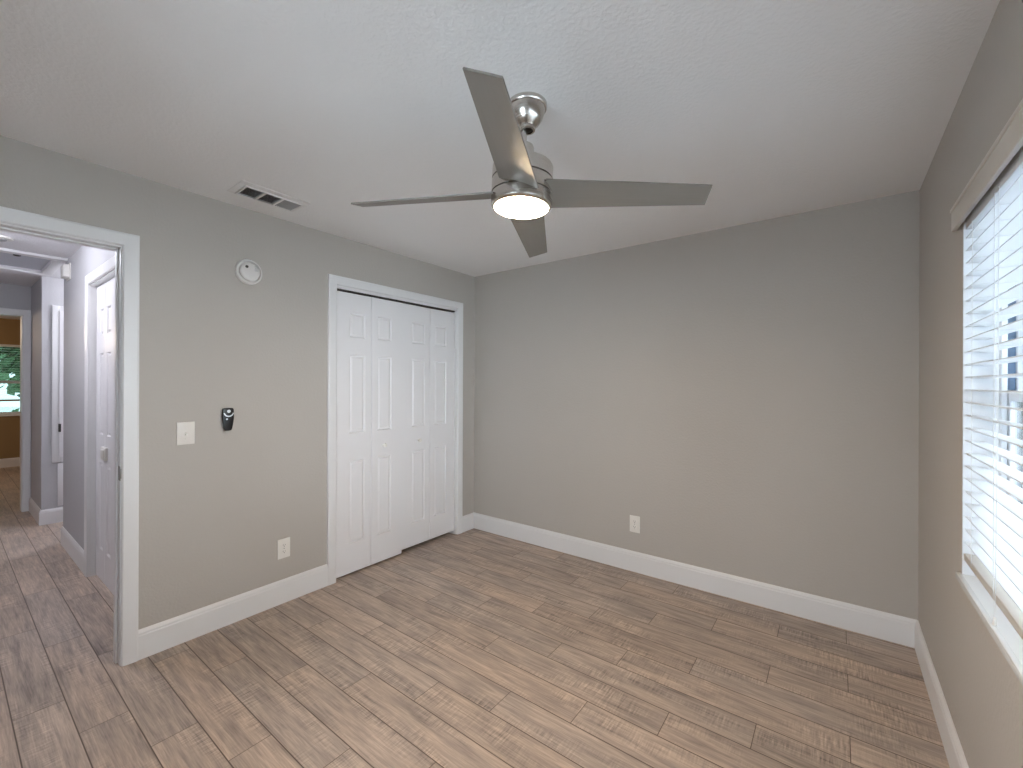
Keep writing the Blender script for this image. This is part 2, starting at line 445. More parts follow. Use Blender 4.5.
# ---- baseboards
BH = 0.148
BPROF = [(0, 0), (0.015, 0), (0.015, BH - 0.030), (0.0125, BH - 0.024), (0.0125, BH - 0.016), (0.007, BH - 0.004), (0.004, BH), (0, BH)]
def base_run(b, p0, p1, nrm, m0=0, m1=0):
    """baseboard from p0 to p1 on a wall whose room-side normal is nrm; m = +1 mitre at an inside corner, -1 outside"""
    p0 = Vector((*p0, 0)); p1 = Vector((*p1, 0)); t = (p1 - p0).normalized(); n = Vector((*nrm, 0))
    b.sweep(BPROF, [p0, p1], [(n + t * m0, (0, 0, 1)), (n - t * m1, (0, 0, 1))])
b = MB(); base_run(b, (0, -2.537), (0, -1.519), (1, 0)); base_run(b, (0, -0.174), (0, 0), (1, 0), 0, 1); base_run(b, (0, BACK), (0, -3.44), (1, 0), 1, 0)
struct(b.build('baseboard_left', 'trim', angle=0.3), 'white baseboard along the closet wall', 'baseboard')
b = MB(); base_run(b, (0, 0), (W, 0), (0, -1), 1, 1)
struct(b.build('baseboard_far', 'trim', angle=0.3), 'white baseboard along the plain far wall', 'baseboard')
b = MB(); base_run(b, (W, BACK), (W, 0), (-1, 0), 1, 1)
struct(b.build('baseboard_right', 'trim', angle=0.3), 'white baseboard below the window', 'baseboard')
b = MB(); base_run(b, (0, BACK), (W, BACK), (0, 1), 1, 1)
struct(b.build('baseboard_back', 'trim', angle=0.3), 'white baseboard behind the camera', 'baseboard')
b = MB(); base_run(b, (-2.55, HY), (-1.548, HY), (0, -1)); base_run(b, (-0.318, HY), (HX, HY), (0, -1))
struct(b.build('baseboard_hall_right', 'trim', angle=0.3), 'white baseboard beside the narrow hall door', 'baseboard')
b = MB(); base_run(b, (CX, -2.53), (CX, -1.0), (1, 0), -1, 0); base_run(b, (EX, -2.53), (CX, -2.53), (0, -1), 0, -1)
struct(b.build('baseboard_hall_corner', 'trim', angle=0.3), 'white baseboard wrapping the hall corner under the wall cabinet', 'baseboard')
b = MB(); base_run(b, (FX, -4.5), (FX, -1.1), (1, 0))
struct(b.build('baseboard_den', 'trim', angle=0.3), 'baseboard along the tan wall past the hall', 'baseboard')

# ---- casings
CPROF = [(0, 0), (0, 0.010), (0.006, 0.0145), (0.040, 0.017), (0.056, 0.018), (0.064, 0.015), (0.064, 0)]
def casing(b, axis, plane, sgn, u0, u1, top, w=0.064):
    """three-sided mitred casing. axis 'y': wall plane x=plane, opening along y; sgn = room side. (u0,u1,top) inner edge"""
    k = w / 0.064
    prof = [(a * k, d) for a, d in CPROF]
    path = [(u0, 0), (u0, top), (u1, top), (u1, 0)]
    out = [(-1, 0), (-1, 1), (1, 1), (1, 0)]
    P, F = [], []
    for (u, z), (a, c) in zip(path, out):
        if axis == 'y': P.append((plane, u, z)); F.append(((0, a, c), (sgn, 0, 0)))
        else: P.append((u, plane, z)); F.append(((a, 0, c), (0, sgn, 0)))
    b.sweep(prof, P, F)
b = MB(); casing(b, 'y', 0, 1, DY0 - 0.006, DY1 + 0.004, DZ + 0.008)
casing(b, 'y', HX, -1, DY0 - 0.006, DY1 + 0.004, DZ + 0.008)
# jamb boards and stops of the doorway
b.box(HX, DY1, 0, 0, DY1 + 0.02, DZ + 0.02, 0.001); b.box(HX, DY0 - 0.02, 0, 0, DY0, DZ + 0.02, 0.001); b.box(HX, DY0, DZ, 0, DY1, DZ + 0.02, 0.001)
b.box(-0.075, DY1 - 0.009, 0, -0.040, DY1, DZ, 0.002); b.box(-0.075, DY0, 0, -0.040, DY0 + 0.009, DZ, 0.002); b.box(-0.075, DY0, DZ - 0.009, -0.040, DY1, DZ, 0.002)
trim1 = struct(b.build('trim_1', 'trim', angle=0.3), 'white casing and jamb of the open bedroom doorway', 'door casing')
b = MB(); b.box(-0.034, DY1 - 0.0015, 0.915, 0.0015, DY1 + 0.001, 0.985, 0.0005); b.box(0.0, DY1 - 0.0005, 0.925, 0.004, DY1 + 0.0035, 0.975, 0.001)
so = b.build('strike_plate', 'steel', trim1); so['label'] = 'grey metal strike plate on the door jamb'

b = MB(); casing(b, 'y', 0, 1, CY0 - 0.003, CY1 + 0.007, CZ + 0.004)
b.box(HX, CY0 - 0.02, 0, 0, CY0, CZ + 0.02); b.box(HX, CY1, 0, 0, CY1 + 0.02, CZ + 0.02); b.box(HX, CY0, CZ, 0, CY1, CZ + 0.02)
b.box(-0.006, CY0, CZ - 0.016, 0.0, CY1, CZ, 0.001)
struct(b.build('trim_2', 'trim', angle=0.3), 'white casing around the closet opening', 'door casing')
# steel track hidden at the head of the closet
tr = MB(); tr.box(-0.052, CY0, CZ - 0.022, -0.026, CY1, CZ, 0.001)
struct(tr.build('trim_3', 'slot'), 'dark track at the head of the closet opening', 'door track')

b = MB(); casing(b, 'x', HY, -1, DHX0 - 0.006, DHX1 + 0.006, DHZ + 0.008, 0.068)
b.box(DHX0 - 0.02, HY, 0, DHX0, HY + 0.115, DHZ + 0.02); b.box(DHX1, HY, 0, DHX1 + 0.02, HY + 0.115, DHZ + 0.02); b.box(DHX0, HY, DHZ, DHX1, HY + 0.115, DHZ + 0.02)
struct(b.build('trim_4', 'trim', angle=0.3), 'white casing of the narrow hall door', 'door casing')
b = MB(); casing(b, 'y', EX, 1, EY0 - 0.006, EY1 + 0.006, EZ + 0.006, 0.06)
b.box(EX - 0.16, EY1, 0, EX, EY1 + 0.02, EZ + 0.02); b.box(EX - 0.16, EY0 - 0.02, 0, EX, EY0, EZ + 0.02); b.box(EX - 0.16, EY0, EZ, EX, EY1, EZ + 0.02)
struct(b.build('trim_5', 'trim', angle=0.3), 'white casing of the doorway to the tan room', 'door casing')

# ------------------------------------------------------------------ panel doors
def panel_leaf(w, h, t, cols, rows):
    """moulded panel leaf: width along x from 0, height along z from 0, front face at y=-t/2... ; cols/rows = panel spans"""
    b2 = bmesh.new()
    xs = sorted({0, w, *[c for s in cols for c in s]}); zs = sorted({0, h, *[r for s in rows for r in s]})
    def is_panel(xa, xb, za, zb):
        return any(abs(xa - c0) < 1e-6 and abs(xb - c1) < 1e-6 for c0, c1 in cols) and any(abs(za - r0) < 1e-6 and abs(zb - r1) < 1e-6 for r0, r1 in rows)
    pf = []
    for sgn in (-1, 1):
        g = {}
        for x in xs:
            for z in zs: g[x, z] = b2.verts.new((x, sgn * t / 2, z))
        for xa, xb in zip(xs, xs[1:]):
            for za, zb in zip(zs, zs[1:]):
                f = b2.faces.new((g[xa, za], g[xb, za], g[xb, zb], g[xa, zb]) if sgn < 0 else (g[xa, za], g[xa, zb], g[xb, zb], g[xb, za]))
                if is_panel(xa, xb, za, zb): pf.append(f)
        if sgn < 0: g0 = g
    ring = [(x, 0) for x in xs] + [(w, z) for z in zs[1:]] + [(x, h) for x in xs[-2::-1]] + [(0, z) for z in zs[-2:0:-1]]
    for i in range(len(ring)):
        a, c = ring[i], ring[(i + 1) % len(ring)]
        b2.faces.new((g0[a], g[a], g[c], g0[c]))
    bmesh.ops.recalc_face_normals(b2, faces=b2.faces[:])
    for f in pf:
        n0 = f.normal.copy()
        for th, dz in ((0.004, -0.003), (0.006, -0.006), (0.006, 0.0), (0.018, 0.0065)):
            bmesh.ops.inset_individual(b2, faces=[f], thickness=th, depth=0)
            bmesh.ops.translate(b2, verts=f.verts[:], vec=n0 * dz)
    return b2

ROWS = [(0.225, 0.835), (1.035, 1.605), (1.735, 1.915)]
def closet_pair(name, loc, rz, ya, yb, zb, label, knob_leaf, knob_at, side=0.105, ztop=2.056):
    root = empty(name, loc); root.rotation_euler = (0, 0, rz); struct(root, label, 'closet door')
    hw = (yb - ya) / 2
    leaves = []
    for i in range(2):
        w = hw - 0.002
        mb = MB()
        rot = Matrix.Translation((0, i * hw + (0 if i == 0 else 0.002), 0)) @ Matrix.Rotation(PI / 2, 4, 'Z')
        # the moulded panels sit towards the pair's middle hinge
        sa, sb = (side, 0.052) if i == 0 else (0.052, side)
        mb.merge(panel_leaf(w, ztop - zb, 0.035, [(sa, w - sb)], [(r0 - zb, r1 - zb) for r0, r1 in ROWS]), rot)
        leaves.append(mb.build('leaf', 'door', root, angle=0.25))
    if knob_leaf is None: return leaves
    k = MB(); ky = knob_at - ya
    k.lathe([(0.0, 0.0), (0.008, 0.0), (0.006, 0.006), (0.0065, 0.012), (0.014, 0.017), (0.016, 0.023), (0.013, 0.029), (0.0, 0.031)], 20, Matrix.Translation((0.0175, ky, 0.918 - zb)) @ Matrix.Rotation(PI / 2, 4, 'Y'))
    k.build('knob', 'plate', leaves[knob_leaf])
    return root
closet_pair('door_1', (-0.012 - 0.0175, -1.447, 0.016), 0, -1.447, -0.865, 0.016, 'left pair of white folding closet doors, hanging lower and nearer', 1, -1.045)
closet_pair('door_2', (-0.022 - 0.0175, -0.861, 0.036), 0, -0.861, -0.250, 0.036, 'right pair of white folding closet doors, next to the room corner', 0, -0.685)

# hall closet doors: the same folding leaves, turned to face the hall
lv = closet_pair('door_3', (DHX0 + 0.005, HY + 0.052, 0.012), -PI / 2, 0, 0.535, 0.012, 'narrow white folding panel doors in the bright hall wall', None, 0, ztop=2.086)
b = MB(); b.box(0.0175, 0.235, 0.855, 0.034, 0.352, 0.945, 0.004); b.box(0.034, 0.255, 0.872, 0.040, 0.335, 0.930, 0.003)
o = b.build('door_latch', 'plate', lv[1])
closet_pair('door_4', (DHX0 + 0.005 + 0.538, HY + 0.052, 0.012), -PI / 2, 0, 0.535, 0.012, 'folding panel doors hidden behind the bedroom door jamb', None, 0, ztop=2.086)

# ------------------------------------------------------------------ window
root = struct(empty('window_1', (W + 0.09, (WY0 + WY1) / 2, WZ0)), 'white vinyl window behind the blinds in the right wall', 'window')
b = MB()
FXa = W + 0.085
def ring(b, x0, x1, y0, y1, z0, z1, t):
    b.box(x0, y0, z0, x1, y0 + t, z1, 0.002); b.box(x0, y1 - t, z0, x1, y1, z1, 0.002)
    b.box(x0, y0 + t, z0, x1, y1 - t, z0 + t, 0.002); b.box(x0, y0 + t, z1 - t, x1, y1 - t, z1, 0.002)
ring(b, FXa, FXa + 0.014, WY0, WY1, WZ0, WZ1, 0.032)          # inner fin
ring(b, FXa + 0.036, FXa + 0.050, WY0, WY1, WZ0, WZ1, 0.032)   # parting fin
ring(b, FXa + 0.072, FXa + 0.100, WY0, WY1, WZ0, WZ1, 0.032)   # outer fin
build_in(b, 'window_frame', 'vinyl', root)
b = MB(); ring(b, FXa + 0.014, FXa + 0.036, WY0, WY1, WZ0, WZ1, 0.012); ring(b, FXa + 0.050, FXa + 0.072, WY0, WY1, WZ0, WZ1, 0.012)
g = build_in(b, 'track_shade_strips', 'track_shade', root); g['label'] = 'blue-grey strips painting the shade in the sash tracks'
zm = (WZ0 + WZ1) / 2
b = MB(); ring(b, FXa + 0.016, FXa + 0.034, WY0 + 0.012, WY1 - 0.012, WZ0 + 0.012, zm + 0.02, 0.035)
so = build_in(b, 'sash', 'vinyl', root)
b = MB(); b.box(FXa + 0.023, WY0 + 0.04, WZ0 + 0.04, FXa + 0.027, WY1 - 0.04, zm - 0.01); build_sub(b, 'pane', 'glass', so, root, smooth=False)
b = MB(); ring(b, FXa + 0.052, FXa + 0.070, WY0 + 0.012, WY1 - 0.012, zm - 0.02, WZ1 - 0.012, 0.035)
so = build_in(b, 'sash', 'vinyl', root)
b = MB(); b.box(FXa + 0.059, WY0 + 0.04, zm + 0.01, FXa + 0.063, WY1 - 0.04, WZ1 - 0.04); build_sub(b, 'pane', 'glass', so, root, smooth=False)
b = MB(); b.box(W - 0.014, WY0 - 0.03, WZ0 - 0.022, W + 0.0, WY1 + 0.012, WZ0, 0.002); b.box(W - 0.001, WY0, WZ0 - 0.03, FXa, WY1, WZ0, 0.0)
sl = build_in(b, 'window_sill', 'sill', root)
b = MB(); b.box(W + 0.001, WY1 - 0.004, WZ0, FXa, WY1, WZ1); b.box(W + 0.001, WY0, WZ0, FXa, WY0 + 0.004, WZ1); b.box(W + 0.001, WY0 + 0.004, WZ1 - 0.004, FXa, WY1 - 0.004, WZ1)
rv = build_in(b, 'reveal_lining', 'vinyl', root)

root = struct(empty('fill_window', ((BWX0 + BWX1) / 2, BACK - 0.1, BWZ0)), 'unseen window added behind the camera for extra daylight', 'window')
b = MB(); zc = (BWZ0 + BWZ1) / 2
for xa, xb, za, zb_ in ((BWX0, BWX0 + 0.045, BWZ0, BWZ1), (BWX1 - 0.045, BWX1, BWZ0, BWZ1), (BWX0, BWX1, BWZ0, BWZ0 + 0.045), (BWX0, BWX1, BWZ1 - 0.045, BWZ1), (BWX0, BWX1, zc - 0.02, zc + 0.02)):
    b.box(xa, BACK - 0.14, za, xb, BACK - 0.08, zb_, 0.002)
wf = build_in(b, 'window_frame', 'vinyl', root)
b = MB(); b.box(BWX0 + 0.04, BACK - 0.112, BWZ0 + 0.04, BWX1 - 0.04, BACK - 0.108, BWZ1 - 0.04); build_sub(b, 'pane', 'glass', wf, root, smooth=False)
b = MB(); b.box(BWX0 - 0.03, BACK - 0.10, BWZ0 - 0.022, BWX1 + 0.03, BACK + 0.02, BWZ0, 0.002); build_in(b, 'window_sill', 'sill', root)

# blinds: a thing of its own
BX = W + 0.031
root = tag(empty('window_blind', (BX, (WY0 + WY1) / 2, WZ1)), 'white horizontal slat blind hanging in the right-hand window', 'window blind')
b = MB(); b.box(W - 0.022, WY0 - 0.03, WZ1 - 0.030, W - 0.008, WY1 + 0.052, WZ1 + 0.048, 0.003)
b.box(W - 0.010, WY1 + 0.040, WZ1 - 0.030, W, WY1 + 0.052, WZ1 + 0.048, 0.002); b.box(W - 0.010, WY0 - 0.03, WZ1 - 0.030, W, WY0 - 0.018, WZ1 + 0.048, 0.002)
b.box(W - 0.026, WY0 - 0.032, WZ1 + 0.036, W, WY1 + 0.054, WZ1 + 0.050, 0.004)
build_in(b, 'valance', 'rail', root)
b = MB(); b.box(BX - 0.026, WY0 + 0.006, WZ1 - 0.045, BX + 0.026, WY1 - 0.006, WZ1 - 0.002, 0.002); build_in(b, 'headrail', 'vinyl', root)
b = MB(); n_sl = 25; z_lo, z_hi = WZ0 + 0.112, WZ1 - 0.075
tilt = math.radians(-5)
slat_z = [z_lo + (z_hi - z_lo) * i / (n_sl - 1) for i in range(n_sl)]
for z in slat_z:
    # gently crowned slat
    prof = []
    for k in range(7):
        u = -1 + 2 * k / 6; prof.append((0.025 * u, 0.0015 * (1 - u * u) + 0.0016))
    for k in range(6, -1, -1):
        u = -1 + 2 * k / 6; prof.append((0.025 * u, 0.0015 * (1 - u * u) - 0.0016))
    A = (math.cos(tilt), 0, math.sin(tilt)); B = (-math.sin(tilt), 0, math.cos(tilt))
    b.sweep(prof, [(BX, WY0 + 0.004, z), (BX, WY1 - 0.004, z)], [(A, B), (A, B)])
build_in(b, 'slats', 'slat', root, angle=0.5)
b = MB(); b.box(BX - 0.027, WY0 + 0.004, WZ0 + 0.050, BX + 0.027, WY1 - 0.004, WZ0 + 0.074, 0.003); build_in(b, 'bottom_rail', 'rail', root)
for yy in (WY1 - 0.11, WY1 - 0.36, (WY0 + WY1) / 2 - 0.15, WY0 + 0.36, WY0 + 0.11):
    b = MB()
    for dx in (-0.0275, 0.0275): b.tube([(BX + dx, yy, WZ1 - 0.04), (BX + dx, yy, WZ0 + 0.06)], 0.0009, 6)
    for z in slat_z: b.tube([(BX - 0.0275, yy, z - 0.003), (BX + 0.0275, yy, z - 0.003)], 0.0007, 5)
    build_in(b, 'ladder_cord', 'cord', root)
b = MB(); yt = -1.41
b.tube([(BX - 0.029, yt, WZ1 - 0.04), (BX - 0.030, yt, 1.3), (BX - 0.034, yt, WZ0 + 0.022)], 0.0008, 6)
pc = build_in(b, 'lift_cord', 'cord', root)
b = MB(); b.lathe([(0, 0.022), (0.0030, 0.020), (0.0052, 0.002), (0.0048, 0.0), (0, 0)], 14, Matrix.Translation((BX - 0.034, yt, WZ0 + 0.001)))
build_sub(b, 'tassel', 'plate', pc, root)

# ------------------------------------------------------------------ ceiling fan
FAN = Vector((1.9055, -1.837, H)) + 0.014 * fw0
root = tag(empty('ceiling_fan', FAN), 'brushed nickel ceiling fan with four silver blades and a lit lamp', 'ceiling fan')
# the fan hangs a little out of plumb from its ball joint
piv = Vector((0, 0, 2.36 - H))
TM = Matrix.Translation(-0.010 * rt0) @ Matrix.Translation(piv) @ Matrix.Rotation(-0.0065, 4, rt0) @ Matrix.Rotation(0.036, 4, fw0) @ Matrix.Translation(-piv)
def fz(z): return z - H
b = MB()
b.lathe([(0, 0), (0.072, 0), (0.0735, -0.003), (0.0735, -0.014), (0.071, -0.018), (0.067, -0.020), (0.064, -0.032), (0.056, -0.055), (0.045, -0.072), (0.034, -0.081), (0.030, -0.086), (0.031, -0.092), (0.029, -0.098), (0.022, -0.099), (0.020, -0.086), (0, -0.086)], 64)
cano = b.build('canopy', 'nickel', root, angle=0.4)
b = MB(); b.lathe([(0, -0.070), (0.019, -0.076), (0.0215, -0.088), (0.018, -0.097), (0, -0.102)], 32)
o = b.build('hanger_ball', 'black', cano)
o['label'] = 'dark ball joint inside the canopy'
b = MB(); b.lathe([(0, fz(2.355)), (0.0105, fz(2.355)), (0.0105, fz(2.25)), (0, fz(2.25))], 24)
o = b.build('downrod', 'nickel', root); o.matrix_local = TM
b = MB(); b.lathe([(0, fz(2.288)), (0.030, fz(2.288)), (0.036, fz(2.284)), (0.039, fz(2.276)), (0.040, fz(2.210)), (0, fz(2.205))], 40)
o = b.build('coupling_cover', 'nickel', root); o.matrix_local = TM
b = MB(); b.lathe([(0, 0), (0.006, 0), (0.006, 0.012), (0, 0.014)], 14, Matrix.Translation(Vector((0, 0, fz(2.232))) + (rt0 * 0.9 - fw0 * 0.42).normalized() * 0.038) @ (rt0 * 0.9 - fw0 * 0.42).to_track_quat('Z', 'Y').to_matrix().to_4x4())
b.build('set_screw', 'black', o)
b = MB()
b.lathe([(0, fz(2.214)), (0.100, fz(2.212)), (0.109, fz(2.209)), (0.1125, fz(2.202)), (0.1130, fz(2.158)), (0.1105, fz(2.1565)), (0.1105, fz(2.1535)), (0.1130, fz(2.152)),
         (0.1130, fz(2.1045)), (0.1100, fz(2.103)), (0, fz(2.103))], 72)
mot = b.build('motor_housing', 'nickel', root, angle=0.4); mot.matrix_local = TM
b = MB(); b.lathe([(0.110, fz(2.1572)), (0.1113, fz(2.157)), (0.1113, fz(2.1532)), (0.110, fz(2.153))], 72)
b.build('groove_band', 'slot', mot)
b = MB(); b.lathe([(0, fz(2.103)), (0.1115, fz(2.103)), (0.1115, fz(2.0995)), (0, fz(2.0995))], 72)
b.build('groove_band', 'slot', mot)
b = MB(); b.lathe([(0, fz(2.0995)), (0.1125, fz(2.0995)), (0.1135, fz(2.096)), (0.1135, fz(2.070)), (0.1110, fz(2.060)), (0.1040, fz(2.0530)), (0.1010, fz(2.0525)), (0.0995, fz(2.058)), (0, fz(2.058))], 72)
kit = b.build('lamp_ring', 'nickel', root, angle=0.4); kit.matrix_local = TM
b = MB(); b.lathe([(0.0996, fz(2.057)), (0.0985, fz(2.0515)), (0.090, fz(2.0475)), (0.065, fz(2.0435)), (0.030, fz(2.0415)), (0, fz(2.041))], 64)
o = b.build('diffuser', 'diffuser', root, angle=1.2); o.matrix_local = TM; o['label'] = 'glowing round white lamp diffuser'
# blades
R0, R1, CR, CT, PITCH, DROOP, ZR = 0.095, 0.657, 0.146, 0.0965, 0.2918, 0.0386, 2.1038
ROT = -0.1583 + yaw
def blade_bm():
    b2 = bmesh.new(); t = 0.0055; n = 10
    secs = []
    for i in range(n + 1):
        r = R0 + (R1 - R0) * i / n
        c = CR + (CT - CR) * (r - 0.12) / (R1 - 0.12)
        z = -DROOP * (r - 0.12)
        ring = []
        for s, dz in ((-c / 2, -t / 2), (c / 2, -t / 2), (c / 2, t / 2), (-c / 2, t / 2)):
            s2 = s + 0.0019
            # pitched about the blade's long axis: the clockwise edge is high
            ring.append(b2.verts.new((r, s2 * math.cos(PITCH) + dz * math.sin(PITCH), z - s2 * math.sin(PITCH) + dz * math.cos(PITCH))))
        secs.append(ring)
    for a, c in zip(secs, secs[1:]):
        for i in range(4): b2.faces.new((a[i], a[(i + 1) % 4], c[(i + 1) % 4], c[i]))
    b2.faces.new(secs[0][::-1]); b2.faces.new(secs[-1])
    bmesh.ops.recalc_face_normals(b2, faces=b2.faces[:])
    long_e = [e for e in b2.edges if abs(abs((e.verts[0].co - e.verts[1].co).normalized().x)) > 0.9]
    bmesh.ops.bevel(b2, geom=long_e, offset=0.0012, segments=2, affect='EDGES')
    return b2
blade_mesh = None
for k in range(4):
    M4 = TM @ Matrix.Translation((0, 0, ZR - H)) @ Matrix.Rotation(ROT + k * PI / 2, 4, 'Z')
    if blade_mesh is None:
        mb = MB(); mb.merge(blade_bm()); o = mb.build('blade', 'blade', root, angle=0.5); blade_mesh = o.data
    else:
        o = bpy.data.objects.new('blade', blade_mesh); C.objects.link(o); o.parent = root
    o.matrix_local = M4

# ------------------------------------------------------------------ ceiling register
VX0, VX1, VY0, VY1 = 0.182, 0.386, -2.207, -1.850
root = tag(empty('ceiling_vent', ((VX0 + VX1) / 2, (VY0 + VY1) / 2, H)), 'white three-section air vent in the ceiling above the closet wall', 'vent')
IX0, IX1 = 0.208, 0.338
secs = [(-2.166, -2.080), (-2.067, -1.985), (-1.972, -1.878)]
b = MB(); z0, z1 = H - 0.012, H
b.box(VX0, VY0, H - 0.003, IX0, VY1, H, 0.001); b.box(IX1, VY0, H - 0.004, VX1, VY1, H, 0.001)
b.box(IX0, VY0, H - 0.004, IX1, secs[0][0], H, 0.001); b.box(IX0, secs[2][1], H - 0.004, IX1, VY1, H, 0.001)
# raised inner frame and dividers
b.box(IX0 - 0.008, secs[0][0] - 0.008, z0, IX0, secs[2][1] + 0.008, z1, 0.002); b.box(IX1, secs[0][0] - 0.008, z0, IX1 + 0.008, secs[2][1] + 0.008, z1, 0.002)
b.box(IX0, secs[0][0] - 0.008, z0, IX1, secs[0][0], z1, 0.002); b.box(IX0, secs[2][1], z0, IX1, secs[2][1] + 0.008, z1, 0.002)
for (a, c), (d, e) in zip(secs, secs[1:]): b.box(IX0, c, z0, IX1, d, z1, 0.002)
build_in(b, 'frame', 'vent', root)
b = MB(); b.box(IX0, secs[0][0], H - 0.0012, IX1, secs[2][1], H)  # dark plate standing in for the shade up inside the vent
build_in(b, 'duct_shade_plate', 'duct_shade', root)
for i, (a, c) in enumerate(secs):
    b = MB()
    if i < 2:
        n = 9
        for k in range(n):
            x = IX0 + (IX1 - IX0) * (k + 0.5) / n
            b.sweep([(-0.0005, 0.0), (0.0005, 0.0), (0.0005, 0.009), (-0.0005, 0.009)], [(x + 0.002, a, H - 0.0105), (x + 0.002, c, H - 0.0105)], [((1, 0, 0), (-0.75, 0, 0.66))] * 2)
        build_in(b, 'louvers', 'vent_fin', root)
    else:
        n = 8
        for k in range(n):
            y = a + (c - a) * (k + 0.5) / n
            b.sweep([(-0.0005, 0.0), (0.0005, 0.0), (0.0005, 0.011), (-0.0005, 0.011)], [(IX0, y + 0.004, H - 0.0105), (IX1, y + 0.004, H - 0.0105)], [((0, 1, 0), (0, -0.72, 0.6))] * 2)
        build_in(b, 'louvers', 'vent_fin', root)

# ------------------------------------------------------------------ smoke detector
root = tag(empty('smoke_detector', (0, -2.025, 2.063)), 'round white smoke detector high on the wall left of the closet', 'smoke detector')
RX = Matrix.Rotation(PI / 2, 4, 'Y')
b = MB(); b.lathe([(0, 0), (0.073, 0), (0.0745, 0.003), (0.0740, 0.012), (0.070, 0.019), (0.064, 0.0195), (0.0605, 0.008), (0, 0.008)], 56, RX); base = b.build('base', 'detector', root)
b = MB(); b.lathe([(0.0545, 0.006), (0.0555, 0.022), (0.054, 0.030), (0.046, 0.035), (0.030, 0.0375), (0, 0.038)], 56, RX); cov = b.build('cover', 'detector', root, angle=0.9)
b = MB(); b.lathe([(0, 0), (0.0085, 0), (0.0085, 0.003), (0.0065, 0.004), (0, 0.004)], 20, Matrix.Translation((0.0345, -0.022, 0.024)) @ RX)
o = b.build('test_button', 'slot', cov); o['label'] = 'small dark test button'
b = MB()
for k in range(7):
    a = -0.55 + k * 0.19
    b.box(0.0335, 0.016 + 0.004 * math.cos(a), 0.006 + k * 0.0052 - 0.001, 0.0378, 0.042, 0.006 + k * 0.0052 + 0.0008)
b.build('sounder_grille', 'vent_fin', cov)

# ------------------------------------------------------------------ switch, outlets, remote
def plate_bm(b, y, z, hw, hh, t=0.0055):
    b.prism([(-hw, -hh), (hw, -hh), (hw, hh), (-hw, hh)], t, Matrix.Translation((0, y, z)) @ Matrix(((0, 0, 1, 0), (1, 0, 0, 0), (0, 1, 0, 0), (0, 0, 0, 1))), bev=0.0022, seg=3)
root = tag(empty('light_switch', (0, -2.335, 1.126)), 'white toggle light switch beside the bedroom doorway', 'light switch')
b = MB(); plate_bm(b, 0, 0, 0.0405, 0.061); pl = b.build('switch_plate', 'plate_ivory', root)
b = MB(); b.box(0.004, -0.0055, -0.0125, 0.0062, 0.0055, 0.0125, 0.0005); b.build('toggle_slot', 'plate_ivory', pl)
b = MB(); b.box(-0.004, -0.0045, -0.005, 0.014, 0.0045, 0.004, 0.001)
for v in b.bm.verts: v.co.z -= v.co.x * 0.5
b.build('toggle', 'plate', root)
for s in (-1, 1):
    b = MB(); b.lathe([(0, 0), (0.0035, 0), (0.0028, 0.0012), (0, 0.0015)], 14, Matrix.Translation((0.0054, 0, s * 0.030)) @ RX); b.build('screw', 'plate_ivory', root)

def make_outlet(loc, rz, label):
    root = tag(empty('wall_outlet', loc), label, 'outlet'); root.rotation_euler = (0, 0, rz)
    b = MB(); plate_bm(b, 0, 0, 0.0385, 0.062); b.build('cover_plate', 'plate', root)
    for s in (-1, 1):
        b = MB(); zc = s * 0.0205
        pts = [(0.0165 * max(-0.86, min(0.86, math.cos(2 * PI * i / 28))) / 0.86 * 0.95, 0.0145 * math.sin(2 * PI * i / 28)) for i in range(28)]
        b.prism(pts, 0.0025, Matrix.Translation((0.0048, 0, zc)) @ Matrix(((0, 0, 1, 0), (1, 0, 0, 0), (0, 1, 0, 0), (0, 0, 0, 1))))
        so = b.build('socket', 'plate', root)
        b = MB(); b.box(0.0066, -0.0072, zc - 0.001, 0.0077, -0.0052, zc + 0.0075); b.box(0.0066, 0.0050, zc - 0.001, 0.0077, 0.0068, zc + 0.0065)
        b.lathe([(0, 0), (0.0024, 0), (0.0024, 0.0011), (0, 0.0011)], 12, Matrix.Translation((0.0066, 0, zc - 0.0065)) @ RX)
        b.build('slots', 'slot', so)
    b = MB(); b.lathe([(0, 0), (0.0032, 0), (0.0026, 0.0012), (0, 0.0015)], 14, Matrix.Translation((0.0054, 0, 0)) @ RX); b.build('screw', 'steel', root)
    return root
make_outlet((0, -1.812, 0.345), 0, 'white duplex outlet low on the wall left of the closet')
make_outlet((1.615, 0, 0.353), -PI / 2, 'white duplex outlet on the plain far wall above its baseboard')

root = tag(empty('fan_remote', (0, -2.137, 1.190)), 'black fan remote with silver buttons mounted on the wall', 'remote control')
TY = Matrix(((0, 0, 1, 0), (1, 0, 0, 0), (0, 1, 0, 0), (0, 0, 0, 1)))
def outline(k=1.0):
    half = [(0.0, 0.066), (0.016, 0.0655), (0.025, 0.063), (0.0285, 0.057), (0.0290, 0.040), (0.0300, 0.020), (0.0292, 0.002), (0.0262, -0.022), (0.0225, -0.044), (0.0195, -0.058), (0.0145, -0.0645), (0.0, -0.0665)]
    pts = half + [(-x, y) for x, y in half[-2:0:-1]]
    return [(x * k, y * k) for x, y in pts]
b = MB(); b.prism(outline(0.80), 0.010, TY); b.build('wall_cradle', 'black', root)
b = MB(); b.prism(outline(), 0.017, Matrix.Translation((0.008, 0, 0)) @ TY, bev=0.004, seg=3); body = b.build('body', 'black', root, angle=0.8)
b = MB()
arc_o = [(0.0265 * math.cos(a), 0.0265 * math.sin(a)) for a in [PI + 0.15 + (PI - 0.3) * i / 18 for i in range(19)]]
arc_i = [(0.0205 * math.cos(a), 0.0195 * math.sin(a)) for a in [2 * PI - 0.15 - (PI - 0.3) * i / 18 for i in range(19)]]
b.prism(arc_o + arc_i, 0.0014, Matrix.Translation((0.0248, 0.0015, 0.040)) @ TY)
